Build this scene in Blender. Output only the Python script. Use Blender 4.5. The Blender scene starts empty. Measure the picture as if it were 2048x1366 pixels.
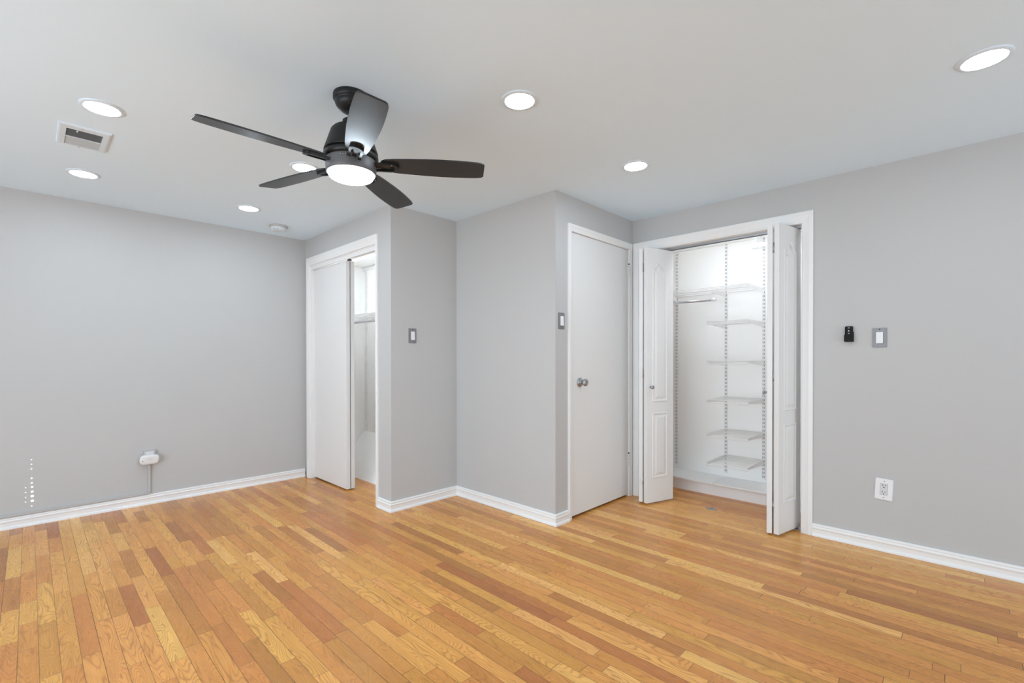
import bpy, bmesh, math, random
from mathutils import Vector, Matrix

PI = math.pi
R = math.radians
S = bpy.context.scene
COL = S.collection

# ------------------------------------------------------------------ camera
CAM_H, YAW, PITCH, ROLL = 1.1466, 0.7703, -0.0063, -0.0009
FPX, CX, CY = 935.7231, 1022.9264, 723.1394
cd = bpy.data.cameras.new('camera')
cam = bpy.data.objects.new('camera', cd)
COL.objects.link(cam)
cd.sensor_fit = 'HORIZONTAL'
cd.sensor_width = 36.0
cd.lens = FPX / 2048 * 36.0
cd.shift_x = (1024 - CX) / 2048
cd.shift_y = (CY - 683) / 2048
cd.clip_start = 0.02
fw = Vector((math.cos(YAW) * math.cos(PITCH), math.sin(YAW) * math.cos(PITCH), math.sin(PITCH)))
rt = Vector((math.sin(YAW), -math.cos(YAW), 0))
up = rt.cross(fw)
r2 = rt * math.cos(ROLL) + up * math.sin(ROLL)
u2 = up * math.cos(ROLL) - rt * math.sin(ROLL)
M = Matrix((r2, u2, -fw)).transposed().to_4x4()
M.translation = Vector((0, 0, CAM_H))
cam.matrix_world = M
S.camera = cam

# ------------------------------------------------------------------ view, world, daylight
S.view_settings.view_transform = 'Standard'
S.view_settings.look = 'None'
S.view_settings.gamma = 1.0
S.view_settings.use_curve_mapping = False
S.view_settings.exposure = 0.30
S.cycles.use_denoising = True
S.cycles.max_bounces = 10
S.cycles.diffuse_bounces = 7
S.cycles.glossy_bounces = 4
S.cycles.sample_clamp_indirect = 20.0

CAN_POWER = 80.0        # emission of each recessed lens
FAN_POWER = 52.0
BAR_ONE, BAR_TWO, BAR_FILL = 31.0, 8.0, 17.0  # the third is an unseen fill bar added in the bifold closet
DAY_SIDE, DAY_REAR = 122.0, 46.0
DAY_TILT = 15.0
SUN_POWER = 7.0

w = bpy.data.worlds.new('world')
S.world = w
w.use_nodes = True
w.node_tree.nodes['Background'].inputs[0].default_value = (0.8, 0.9, 1, 1)
w.node_tree.nodes['Background'].inputs[1].default_value = 0.02


def area(name, loc, rot, sx, sy, power, col=(1, 1, 1)):
    l = bpy.data.lights.new(name, 'AREA')
    l.shape = 'RECTANGLE'
    l.size, l.size_y, l.energy, l.color = sx, sy, power, col
    o = bpy.data.objects.new(name, l)
    o.location = loc
    o.rotation_euler = rot
    COL.objects.link(o)
    return o


# daylight fill lamps added at the unseen glazed door and rear window, tilted upward
DAY_COL = (0.815, 0.965, 1.10)
area('daylight_fill_glass_door', (-2.59, 1.2, 1.1), (0, R(-90 - DAY_TILT), 0), 1.9, 4.2, DAY_SIDE, DAY_COL)
area('daylight_fill_rear_window', (2.0, -2.99, 1.15), (R(90 + DAY_TILT), 0, 0), 2.6, 1.7, DAY_REAR, DAY_COL)

# low sun that reaches the left wall through the cord holes of the closed blind
SUN_DIR = Vector((0.1, 1.0, -math.tan(R(8)))).normalized()
sl = bpy.data.lights.new('sun', 'SUN')
sl.energy = SUN_POWER
sl.angle = R(0.05)
so = bpy.data.objects.new('sun', sl)
so.rotation_euler = SUN_DIR.to_track_quat('-Z', 'Y').to_euler()
so.location = (-1, -6, 3)
COL.objects.link(so)

# ------------------------------------------------------------------ dimensions (metres)
H = 2.30
YA, XC, YD, XE, YF, XB = 4.628, 1.881, 3.078, 2.508, 2.014, 3.538
T = 0.115
XREAR, YREAR = -2.6, -3.0
XW1, H1 = 2.50, 2.12            # sliding closet: back wall, ceiling
XW2, H2 = 4.27, 2.19            # bifold closet
C1Y0, C1Y1, C1Z = 3.290, 4.515, 2.04
D2X0, D2X1, D2Z = 2.682, 3.474, 2.052
C2Y0, C2Y1, C2Z = 0.770, 1.950, 2.035


# ------------------------------------------------------------------ materials
class NT:
    def __init__(s, name):
        s.m = bpy.data.materials.new(name)
        s.m.use_nodes = True
        s.t = s.m.node_tree
        s.b = s.t.nodes['Principled BSDF']

    def n(s, typ, **kw):
        nd = s.t.nodes.new(typ)
        for k, v in kw.items():
            setattr(nd, k, v)
        return nd

    def l(s, a, b):
        s.t.links.new(a, b)

    def math(s, op, a, b=None, c=None, clamp=False):
        nd = s.n('ShaderNodeMath', operation=op)
        nd.use_clamp = clamp
        for i, v in enumerate((a, b, c)):
            if v is None:
                continue
            if isinstance(v, (int, float)):
                nd.inputs[i].default_value = v
            else:
                s.l(v, nd.inputs[i])
        return nd.outputs[0]


def plain(name, col, rough=0.5, metal=0.0, spec=0.5, bump=0.0, bscale=200.0, emit=0.0, ecol=None, var=0.0):
    q = NT(name)
    b = q.b
    b.inputs['Base Color'].default_value = (*col, 1)
    b.inputs['Roughness'].default_value = rough
    b.inputs['Metallic'].default_value = metal
    b.inputs['Specular IOR Level'].default_value = spec
    if emit:
        b.inputs['Emission Color'].default_value = (*(ecol or (1, 1, 1)), 1)
        b.inputs['Emission Strength'].default_value = emit
    if bump or var:
        tc = q.n('ShaderNodeTexCoord')
        no = q.n('ShaderNodeTexNoise')
        no.inputs['Scale'].default_value = bscale
        no.inputs['Detail'].default_value = 3
        q.l(tc.outputs['Object'], no.inputs['Vector'])
        if bump:
            bp = q.n('ShaderNodeBump')
            bp.inputs['Strength'].default_value = bump
            bp.inputs['Distance'].default_value = 0.002
            q.l(no.outputs['Fac'], bp.inputs['Height'])
            q.l(bp.outputs[0], b.inputs['Normal'])
        if var:
            mx = q.n('ShaderNodeMix', data_type='RGBA')
            mx.inputs[6].default_value = (*[c * (1 - var) for c in col], 1)
            mx.inputs[7].default_value = (*[min(1, c * (1 + var)) for c in col], 1)
            q.l(no.outputs['Fac'], mx.inputs[0])
            q.l(mx.outputs[2], b.inputs['Base Color'])
    return q.m


MAT = {}
MAT['wall'] = plain('grey_wall_paint', (0.524, 0.522, 0.516), 0.6, bump=0.05, bscale=260, spec=0.3)
MAT['ceiling'] = plain('ceiling_paint', (0.735, 0.878, 0.985), 0.8, bump=0.04, bscale=300, spec=0.2)
MAT['fixture'] = plain('white_ceiling_fixture', (0.68, 0.775, 0.85), 0.5, spec=0.4, bump=0.01)
MAT['louver'] = plain('grey_louver_paint', (0.50, 0.55, 0.58), 0.5, bump=0.01)
MAT['trim'] = plain('white_trim_paint', (0.838, 0.83, 0.818), 0.4, spec=0.4, bump=0.02, bscale=90)
MAT['door'] = plain('white_door_paint', (0.788, 0.785, 0.775), 0.42, spec=0.4, bump=0.03, bscale=60)
MAT['closet'] = plain('white_closet_paint', (0.93, 0.92, 0.90), 0.6, bump=0.03, bscale=220, spec=0.3)
MAT['wire'] = plain('white_coated_wire', (0.838, 0.83, 0.818), 0.4)
MAT['plastic'] = plain('white_plastic', (0.82, 0.825, 0.84), 0.35, bump=0.01)
MAT['detector'] = plain('pale_detector_plastic', (0.62, 0.68, 0.72), 0.5, bump=0.01)
MAT['alarm'] = plain('off_white_alarm_plastic', (0.74, 0.735, 0.725), 0.4, bump=0.01)
MAT['device'] = plain('light_grey_device_plastic', (0.66, 0.665, 0.68), 0.4, bump=0.01)
MAT['wall_device'] = plain('grey_painted_metal', (0.49, 0.485, 0.475), 0.5, bump=0.03)
MAT['steel'] = plain('brushed_nickel', (0.40, 0.40, 0.41), 0.35, metal=1.0, bump=0.05, bscale=400)
MAT['chrome'] = plain('satin_chrome', (0.55, 0.55, 0.56), 0.22, metal=1.0, bump=0.01)
MAT['plate'] = plain('grey_switch_plate', (0.25, 0.25, 0.255), 0.45, metal=0.3, bump=0.06, bscale=500)
MAT['rod'] = plain('galvanised_rod', (0.60, 0.60, 0.61), 0.3, metal=1.0, bump=0.02)
MAT['dark'] = plain('dark_cavity', (0.035, 0.035, 0.037), 0.7, bump=0.01)
MAT['slot'] = plain('dark_print', (0.06, 0.06, 0.065), 0.6, bump=0.01)
MAT['channel'] = plain('channel_shade', (0.16, 0.16, 0.165), 0.6, bump=0.01)  # painted shade behind the slots of the standards
MAT['grey_print'] = plain('grey_print', (0.33, 0.33, 0.34), 0.5, bump=0.01)
MAT['black'] = plain('matte_black_plastic', (0.006, 0.006, 0.006), 0.6, spec=0.25, bump=0.02)
MAT['fan_metal'] = plain('matte_black_metal', (0.012, 0.012, 0.012), 0.42, spec=0.35, bump=0.03, bscale=500)
MAT['kit_metal'] = plain('fan_metal_lamp_glow', (0.11, 0.11, 0.115), 0.45, spec=0.6, bump=0.02, bscale=500)  # paler fan metal, the lamp's glow is put into its colour
MAT['lens'] = plain('lamp_lens', (0.9, 0.9, 0.9), 0.5, emit=CAN_POWER, ecol=(0.825, 0.965, 1.09), bump=0.01)
MAT['fan_lens'] = plain('fan_lamp_lens', (0.9, 0.9, 0.9), 0.4, emit=FAN_POWER, ecol=(0.825, 0.965, 1.09), bump=0.01)
MAT['bar_one'] = plain('sliding_closet_lamp_lens', (0.9, 0.9, 0.9), 0.4, emit=BAR_ONE, ecol=(0.88, 0.97, 1.06), bump=0.01)
MAT['bar_two'] = plain('bifold_closet_lamp_lens', (0.9, 0.9, 0.9), 0.4, emit=BAR_TWO, ecol=(0.88, 0.97, 1.06), bump=0.01)
MAT['bar_fill'] = plain('added_fill_lens', (0.9, 0.9, 0.9), 0.4, emit=BAR_FILL, ecol=(0.88, 0.97, 1.06), bump=0.01)  # lens of the added fill bar
MAT['glass'] = plain('window_glass', (0.8, 0.85, 0.9), 0.1, bump=0.01)
MAT['galv'] = plain('floor_plate_steel', (0.42, 0.43, 0.44), 0.4, metal=1.0, bump=0.05)


def blade_material():
    q = NT('dark_blade_wood')
    tc = q.n('ShaderNodeTexCoord')
    mp = q.n('ShaderNodeMapping')
    mp.inputs['Scale'].default_value = (3, 60, 20)
    q.l(tc.outputs['Object'], mp.inputs[0])
    no = q.n('ShaderNodeTexNoise')
    no.inputs['Scale'].default_value = 3
    no.inputs['Detail'].default_value = 4
    q.l(mp.outputs[0], no.inputs['Vector'])
    cr = q.n('ShaderNodeValToRGB')
    cr.color_ramp.elements[0].color = (0.008, 0.008, 0.008, 1)
    cr.color_ramp.elements[1].color = (0.022, 0.022, 0.022, 1)
    q.l(no.outputs['Fac'], cr.inputs[0])
    q.l(cr.outputs[0], q.b.inputs['Base Color'])
    q.b.inputs['Roughness'].default_value = 0.37
    q.b.inputs['Specular IOR Level'].default_value = 0.55
    return q.m


MAT['blade'] = blade_material()


def floor_material():
    q = NT('oak_strip_floor')
    W = 0.0572
    tc = q.n('ShaderNodeTexCoord')
    sp = q.n('ShaderNodeSeparateXYZ')
    q.l(tc.outputs['Object'], sp.inputs[0])
    x, y = sp.outputs[0], sp.outputs[1]
    xs = q.math('DIVIDE', q.math('ADD', x, 20.0), W)
    row = q.math('FLOOR', xs)
    fx = q.math('FRACT', xs)
    wn = q.n('ShaderNodeTexWhiteNoise', noise_dimensions='1D')
    q.l(row, wn.inputs['W'])
    # board length varies from row to row
    lrow = q.math('MULTIPLY', q.math('DIVIDE', q.math('SUBTRACT', q.math('MULTIPLY_ADD', row, W, -20.0), 0.9), 1.5, clamp=True), 0.40)
    ln = q.math('ADD', q.math('MULTIPLY_ADD', wn.outputs['Value'], 0.30, 0.34), lrow)
    ys = q.math('ADD', q.math('DIVIDE', q.math('ADD', y, 9.0), ln), q.math('MULTIPLY', wn.outputs['Value'], 977.0))
    vo = q.n('ShaderNodeTexVoronoi', voronoi_dimensions='1D', feature='F1')
    vo.inputs['Scale'].default_value = 1.0
    vo.inputs['Randomness'].default_value = 0.9
    q.l(ys, vo.inputs['W'])
    ve = q.n('ShaderNodeTexVoronoi', voronoi_dimensions='1D', feature='DISTANCE_TO_EDGE')
    ve.inputs['Scale'].default_value = 1.0
    ve.inputs['Randomness'].default_value = 0.9
    q.l(ys, ve.inputs['W'])
    sc = q.n('ShaderNodeSeparateColor')
    q.l(vo.outputs['Color'], sc.inputs[0])
    # one random value per board
    wb = q.n('ShaderNodeTexWhiteNoise', noise_dimensions='2D')
    cb = q.n('ShaderNodeCombineXYZ')
    q.l(q.math('MULTIPLY', sc.outputs[0], 57.0), cb.inputs[0])
    q.l(row, cb.inputs[1])
    q.l(cb.outputs[0], wb.inputs['Vector'])
    rnd = wb.outputs['Value']
    sr = q.n('ShaderNodeSeparateColor')
    q.l(wb.outputs['Color'], sr.inputs[0])
    ramp = q.n('ShaderNodeValToRGB')
    e = ramp.color_ramp.elements
    stops = [(0.0, (0.400, 0.148, 0.036)), (0.09, (0.490, 0.194, 0.045)), (0.36, (0.610, 0.262, 0.058)),
             (0.64, (0.670, 0.303, 0.068)), (0.87, (0.750, 0.364, 0.088)), (1.0, (0.830, 0.450, 0.130))]
    e[0].position, e[0].color = stops[0][0], (*stops[0][1], 1)
    e[1].position, e[1].color = stops[-1][0], (*stops[-1][1], 1)
    for p_, c_ in stops[1:-1]:
        el = e.new(p_)
        el.color = (*c_, 1)
    q.l(rnd, ramp.inputs[0])
    # cathedral grain: distorted bands, shifted and stretched board by board
    gx = q.math('ADD', q.math('MULTIPLY', x, 1.0), q.math('MULTIPLY', sr.outputs[0], 31.0))
    gy = q.math('ADD', q.math('MULTIPLY', y, 0.16), q.math('MULTIPLY', sr.outputs[1], 17.0))
    gv = q.n('ShaderNodeCombineXYZ')
    q.l(gx, gv.inputs[0])
    q.l(gy, gv.inputs[1])
    wn1 = q.n('ShaderNodeTexNoise')
    wn1.inputs['Scale'].default_value = 14.0
    wn1.inputs['Detail'].default_value = 1.5
    wn1.inputs['Roughness'].default_value = 0.45
    wn1.inputs['Distortion'].default_value = 0.5
    q.l(gv.outputs[0], wn1.inputs['Vector'])
    rings = q.math('FRACT', q.math('MULTIPLY', wn1.outputs['Fac'], q.math('MULTIPLY_ADD', sr.outputs[2], 20.0, 15.0)))
    tri = q.math('ABSOLUTE', q.math('MULTIPLY_ADD', rings, 2.0, -1.0))
    line = q.math('POWER', tri, 3.0)
    # fine pores
    pv = q.n('ShaderNodeCombineXYZ')
    q.l(q.math('MULTIPLY', x, 420.0), pv.inputs[0])
    q.l(q.math('MULTIPLY', y, 6.0), pv.inputs[1])
    q.l(q.math('MULTIPLY', rnd, 50.0), pv.inputs[2])
    pn = q.n('ShaderNodeTexNoise')
    pn.inputs['Scale'].default_value = 1.0
    pn.inputs['Detail'].default_value = 2.0
    q.l(pv.outputs[0], pn.inputs['Vector'])
    # broad stain and a few mineral streaks
    sv = q.n('ShaderNodeCombineXYZ')
    q.l(q.math('ADD', q.math('MULTIPLY', x, 26.0), q.math('MULTIPLY', rnd, 90.0)), sv.inputs[0])
    q.l(q.math('MULTIPLY', y, 3.2), sv.inputs[1])
    sn = q.n('ShaderNodeTexNoise')
    sn.inputs['Scale'].default_value = 1.0
    sn.inputs['Detail'].default_value = 3.0
    q.l(sv.outputs[0], sn.inputs['Vector'])
    streak = q.math('MULTIPLY', q.math('SUBTRACT', sn.outputs['Fac'], 0.66, clamp=True), 3.2, clamp=True)
    v1 = q.math('MULTIPLY', line, q.math('MULTIPLY_ADD', sr.outputs[0], 0.48, 0.26))
    v2 = q.math('MULTIPLY', q.math('SUBTRACT', pn.outputs['Fac'], 0.45), 0.60)
    dark = q.math('ADD', q.math('ADD', v1, v2), streak, clamp=True)
    val = q.math('SUBTRACT', 1.09, q.math('MULTIPLY', q.math('SUBTRACT', sn.outputs['Fac'], 0.5), 0.36))
    # seams
    dx = q.math('MULTIPLY', q.math('MINIMUM', fx, q.math('SUBTRACT', 1.0, fx)), W)
    dy = q.math('MULTIPLY', ve.outputs['Distance'], ln)
    sx = q.math('SUBTRACT', 1.0, q.math('DIVIDE', dx, 0.0016), clamp=True)
    sy = q.math('SUBTRACT', 1.0, q.math('DIVIDE', dy, 0.0019), clamp=True)
    seam = q.math('MAXIMUM', sx, sy)
    sw = q.math('MULTIPLY_ADD', wn.outputs['Value'], 0.35, 0.62)
    sfac = q.math('MULTIPLY', seam, sw)
    vm = q.math('MULTIPLY', val, q.math('SUBTRACT', 1.0, sfac))
    tint = q.n('ShaderNodeMix', data_type='RGBA')
    tint.inputs[6].default_value = (1, 1, 1, 1)
    tint.inputs[7].default_value = (0.44, 0.31, 0.21, 1)
    q.l(dark, tint.inputs[0])
    mul = q.n('ShaderNodeMix', data_type='RGBA', blend_type='MULTIPLY')
    mul.inputs[0].default_value = 1.0
    q.l(ramp.outputs[0], mul.inputs[6])
    q.l(tint.outputs[2], mul.inputs[7])
    hsv = q.n('ShaderNodeHueSaturation')
    q.l(mul.outputs[2], hsv.inputs['Color'])
    q.l(vm, hsv.inputs['Value'])
    q.l(q.math('MULTIPLY_ADD', sr.outputs[1], 0.014, 0.493), hsv.inputs['Hue'])
    q.l(hsv.outputs[0], q.b.inputs['Base Color'])
    q.l(q.math('MULTIPLY_ADD', pn.outputs['Fac'], 0.12, 0.22), q.b.inputs['Roughness'])
    q.b.inputs['Specular IOR Level'].default_value = 0.5
    bp = q.n('ShaderNodeBump')
    bp.inputs['Strength'].default_value = 0.25
    bp.inputs['Distance'].default_value = 0.0015
    # boards lie very slightly uneven
    hgt = q.math('ADD', q.math('MULTIPLY', q.math('SUBTRACT', 1.0, seam), 0.6), q.math('MULTIPLY', sn.outputs['Fac'], 0.5))
    q.l(hgt, bp.inputs['Height'])
    q.l(bp.outputs[0], q.b.inputs['Normal'])
    return q.m


MAT['floor'] = floor_material()


# ------------------------------------------------------------------ mesh helpers
def box(bm, x0, x1, y0, y1, z0, z1, mi=0, bev=0.0):
    vs = [bm.verts.new(c) for c in ((x0, y0, z0), (x1, y0, z0), (x1, y1, z0), (x0, y1, z0),
                                    (x0, y0, z1), (x1, y0, z1), (x1, y1, z1), (x0, y1, z1))]
    fs = [bm.faces.new([vs[i] for i in f]) for f in ((3, 2, 1, 0), (4, 5, 6, 7), (0, 1, 5, 4), (1, 2, 6, 5), (2, 3, 7, 6), (3, 0, 4, 7))]
    for f in fs:
        f.material_index = mi
    if bev:
        es = set(e for f in fs for e in f.edges)
        r = bmesh.ops.bevel(bm, geom=list(es), offset=bev, segments=2, affect='EDGES', profile=0.6)
        for f in r['faces']:
            f.material_index = mi
    return vs


def quad(bm, pts, mi=0):
    f = bm.faces.new([bm.verts.new(p) for p in pts])
    f.material_index = mi
    return f


def tube(bm, pts, r, seg=8, cap=True, mi=0):
    pts = [Vector(p) for p in pts]
    rings = []
    for i, p in enumerate(pts):
        if i == 0:
            d = pts[1] - pts[0]
        elif i == len(pts) - 1:
            d = pts[-1] - pts[-2]
        else:
            d = (pts[i + 1] - p).normalized() + (p - pts[i - 1]).normalized()
        d.normalize()
        a = Vector((0, 0, 1)) if abs(d.z) < 0.9 else Vector((1, 0, 0))
        s = d.cross(a).normalized()
        t = d.cross(s).normalized()
        rings.append([bm.verts.new(p + (s * math.cos(k * 2 * PI / seg) + t * math.sin(k * 2 * PI / seg)) * r) for k in range(seg)])
    for a, b in zip(rings, rings[1:]):
        for k in range(seg):
            f = bm.faces.new((a[k], a[(k + 1) % seg], b[(k + 1) % seg], b[k]))
            f.smooth = True
            f.material_index = mi
    if cap:
        for rg in (rings[0], rings[-1]):
            f = bm.faces.new(rg)
            f.material_index = mi


def lathe(bm, prof, seg=56, mat=None, mi=0, smooth=True):
    """prof: (r, z) from one end of the axis to the other, about local Z; mat moves it into place."""
    mat = mat or Matrix.Identity(4)
    rings = []
    for r, z in prof:
        if r < 1e-6:
            rings.append([bm.verts.new(mat @ Vector((0, 0, z)))])
        else:
            rings.append([bm.verts.new(mat @ Vector((r * math.cos(k * 2 * PI / seg), r * math.sin(k * 2 * PI / seg), z))) for k in range(seg)])
    for a, b in zip(rings, rings[1:]):
        for k in range(seg):
            q, p = (k + 1) % seg, k
            if len(a) == 1 and len(b) == 1:
                continue
            if len(a) == 1:
                f = bm.faces.new((a[0], b[q], b[p]))
            elif len(b) == 1:
                f = bm.faces.new((a[p], a[q], b[0]))
            else:
                f = bm.faces.new((a[p], a[q], b[q], b[p]))
            f.smooth = smooth
            f.material_index = mi
    return rings


def prism(bm, outline, z0, z1, mi=0, bev=0.0):
    """outline: (x, y) loop extruded from z0 to z1"""
    a = [bm.verts.new((x, y, z0)) for x, y in outline]
    b = [bm.verts.new((x, y, z1)) for x, y in outline]
    n = len(a)
    fs = [bm.faces.new(a[::-1]), bm.faces.new(b)]
    for k in range(n):
        fs.append(bm.faces.new((a[k], a[(k + 1) % n], b[(k + 1) % n], b[k])))
    for f in fs:
        f.material_index = mi
    if bev:
        es = list(fs[0].edges) + list(fs[1].edges)
        bmesh.ops.bevel(bm, geom=es, offset=bev, segments=2, affect='EDGES', profile=0.6)


def rrect(w, h, r, n=6, cx=0.0, cy=0.0):
    out = []
    for sx, sy, a0 in ((1, 1, 0), (-1, 1, 90), (-1, -1, 180), (1, -1, 270)):
        for k in range(n + 1):
            a = R(a0 + 90 * k / n)
            out.append((cx + sx * (w / 2 - r) + r * math.cos(a), cy + sy * (h / 2 - r) + r * math.sin(a)))
    return out


WALLROT = Matrix.Rotation(R(90), 4, 'X')     # (x, y, z) -> (x, -z, y): an outline lying in XY stands up, z goes to -Y


def obj(name, bm, mats, parent=None, loc=None, rotz=None, smooth=False, mat=None):
    if mat is not None:
        bm.transform(mat)
    bmesh.ops.recalc_face_normals(bm, faces=bm.faces)
    me = bpy.data.meshes.new(name)
    bm.to_mesh(me)
    bm.free()
    for m in (mats if isinstance(mats, (list, tuple)) else [mats]):
        me.materials.append(MAT[m])
    o = bpy.data.objects.new(name, me)
    COL.objects.link(o)
    if parent is not None:
        o.parent = parent
    if loc is not None:
        o.location = loc
    if rotz is not None:
        o.rotation_euler = (0, 0, rotz)
    if smooth:
        for p in me.polygons:
            p.use_smooth = True
    return o


def tag(o, label, cat, group=None, kind=None):
    o['label'] = label
    o['category'] = cat
    if group:
        o['group'] = group
    if kind:
        o['kind'] = kind
    return o


def thing(name, label, cat, loc=(0, 0, 0), rotz=0.0, group=None, kind=None):
    o = bpy.data.objects.new(name, None)
    o.empty_display_size = 0.05
    COL.objects.link(o)
    o.location = loc
    o.rotation_euler = (0, 0, rotz)
    return tag(o, label, cat, group, kind)


def struct(name, bm, mats, label, cat):
    return tag(obj(name, bm, mats), label, cat, None, 'structure')


def dup(root, loc, label, rotz=None):
    r = root.copy()
    COL.objects.link(r)
    r.location = loc
    r['label'] = label
    if rotz is not None:
        r.rotation_euler = (0, 0, rotz)
    for ch in list(root.children):
        c = ch.copy()
        COL.objects.link(c)
        c.parent = r
        for g in list(ch.children):
            d = g.copy()
            COL.objects.link(d)
            d.parent = c
    return r


# ------------------------------------------------------------------ the shell
bm = bmesh.new()
box(bm, -2.9, 4.5, -3.3, 4.9, -0.06, 0.0)
struct('floor', bm, 'floor', 'honey coloured oak strip floor of narrow boards', 'floor')

bm = bmesh.new()
box(bm, -2.9, 4.5, -3.3, 4.9, H, H + 0.08)
struct('ceiling', bm, 'ceiling', 'smooth white painted ceiling', 'ceiling')

bm = bmesh.new()
box(bm, -2.9, 2.62, YA, YA + T, 0, H)
struct('wall_left', bm, 'wall', 'long grey wall at the left with the plug-in alarm', 'wall')

bm = bmesh.new()
box(bm, XC, XC + T, YD, C1Y0, 0, H)
box(bm, XC, XC + T, C1Y0, C1Y1, C1Z, H)
box(bm, XC, XC + T, C1Y1, YA, 0, H)
struct('wall_closet', bm, 'wall', 'grey wall around the sliding closet door', 'wall')

bm = bmesh.new()
box(bm, XC + T, XE + T, YD, YD + T, 0, H)
struct('wall_return', bm, 'wall', 'short grey wall with a switch right of the sliding closet', 'wall')

bm = bmesh.new()
box(bm, XE, XE + T, YF, YD, 0, H)
struct('wall_center', bm, 'wall', 'plain grey wall between the two outer corners', 'wall')

bm = bmesh.new()
box(bm, XE + T, D2X0, YF, YF + T, 0, H)
box(bm, D2X0, D2X1, YF, YF + T, D2Z, H)
box(bm, D2X1, XB + T, YF, YF + T, 0, H)
struct('wall_door', bm, 'wall', 'grey wall around the flush white door', 'wall')

bm = bmesh.new()
box(bm, XB, XB + T, -3.3, C2Y0, 0, H)
box(bm, XB, XB + T, C2Y0, C2Y1, C2Z, H)
box(bm, XB, XB + T, C2Y1, YF, 0, H)
struct('wall_right', bm, 'wall', 'grey wall at the right with the bifold closet', 'wall')

# walls behind the camera, with the glazed door and the window the fill lamps stand at
bm = bmesh.new()
box(bm, XREAR - T, XREAR, -3.3, -0.92, 0, H)
box(bm, XREAR - T, XREAR, -0.92, 3.32, 2.1, H)
box(bm, XREAR - T, XREAR, 3.32, YA, 0, H)
struct('wall_side', bm, 'wall', 'grey wall behind the camera with the glazed door', 'wall')
bm = bmesh.new()
box(bm, XREAR, -1.1, YREAR - T, YREAR, 0, H)
box(bm, -1.1, -0.2, YREAR - T, YREAR, 0, 0.55)
box(bm, -1.1, -0.2, YREAR - T, YREAR, 1.95, H)
box(bm, -0.2, 0.65, YREAR - T, YREAR, 0, H)
box(bm, 0.65, 3.35, YREAR - T, YREAR, 0, 0.25)
box(bm, 0.65, 3.35, YREAR - T, YREAR, 2.05, H)
box(bm, 3.35, XB, YREAR - T, YREAR, 0, H)
struct('wall_rear', bm, 'wall', 'grey wall behind the camera with two windows', 'wall')


def window(name, x0, x1, z0, z1, at, label, mull):
    """frame in local x/z, placed by matrix at"""
    f = bmesh.new()
    t = 0.05
    for a in (x0, x1 - t):
        box(f, a, a + t, -0.03, 0.03, z0, z1)
    for a in (z0, z1 - t):
        box(f, x0 + t, x1 - t, -0.03, 0.03, a, a + t)
    for m_ in mull:
        box(f, m_ - 0.03, m_ + 0.03, -0.02, 0.02, z0 + t, z1 - t)
    o = tag(obj(name, f, 'trim', mat=at), label, 'window', None, 'structure')
    g = bmesh.new()
    box(g, x0 + t, x1 - t, 0.006, 0.012, z0 + t, z1 - t)
    obj('pane', g, 'glass', o, mat=at)
    return o


window('window_1', -0.92, 3.32, 0, 2.1, Matrix.Translation((XREAR - 0.07, 0, 0)) @ Matrix.Rotation(R(90), 4, 'Z'),
       'glazed sliding door behind the camera', [0.5, 1.9])
window('window_2', 0.65, 3.35, 0.25, 2.05, Matrix.Translation((0, YREAR - 0.07, 0)) @ Matrix.Rotation(PI, 4, 'Z') @ Matrix.Translation((-4.0, 0, 0)),
       'wide window behind the camera', [1.9])

# closed blind whose cord holes let thin sunbeams through
dots = [(0.007, z, 0.0054) for z in (0.452, 0.420, 0.387)] + [(0.008, 0.323, 0.008), (0.008, 0.291, 0.008)] + \
       [(0.009, 0.262, 0.010), (0.009, 0.229, 0.011), (0.010, 0.199, 0.013), (0.010, 0.166, 0.013), (0.007, 0.131, 0.0054)] + \
       [(-0.022, z, 0.0048) for z in (0.263, 0.230, 0.197, 0.164)]
YB = YREAR - 0.02
holes = []
for dxx, dzz, hs in dots:
    t_ = (YA - YB) / SUN_DIR.y
    holes.append((dxx - SUN_DIR.x * t_, dzz - SUN_DIR.z * t_, hs))
bm = bmesh.new()
cols = sorted(set(round(h[0], 4) for h in holes))
ca = [h for h in holes if h[0] > min(cols) + 0.015]
cb_ = [h for h in holes if h[0] <= min(cols) + 0.015]
xm = (max(h[0] for h in cb_) + min(h[0] for h in ca)) / 2
YB1 = YB + 0.002
for group_, lo, hi in ((cb_, -1.09, xm), (ca, xm, -0.21)):
    zprev = 0.56
    for hx, hz, hs in sorted(group_, key=lambda h: h[1]):
        box(bm, lo, hi, YB, YB1, zprev, hz - hs / 2)
        box(bm, lo, hx - hs / 2, YB, YB1, hz - hs / 2, hz + hs / 2)
        box(bm, hx + hs / 2, hi, YB, YB1, hz - hs / 2, hz + hs / 2)
        zprev = hz + hs / 2
    box(bm, lo, hi, YB, YB1, zprev, 1.945)
for a, b, c, d in ((-1.1, -1.085, 0.55, 1.95), (-0.215, -0.2, 0.55, 1.95), (-1.1, -0.2, 0.55, 0.565), (-1.1, -0.2, 1.94, 1.95)):
    box(bm, a, b, YB - 0.02, YB + 0.01, c, d)
tag(obj('window_3', bm, 'trim'), 'closed blind in the narrow window behind the camera', 'window', None, 'structure')

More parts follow.
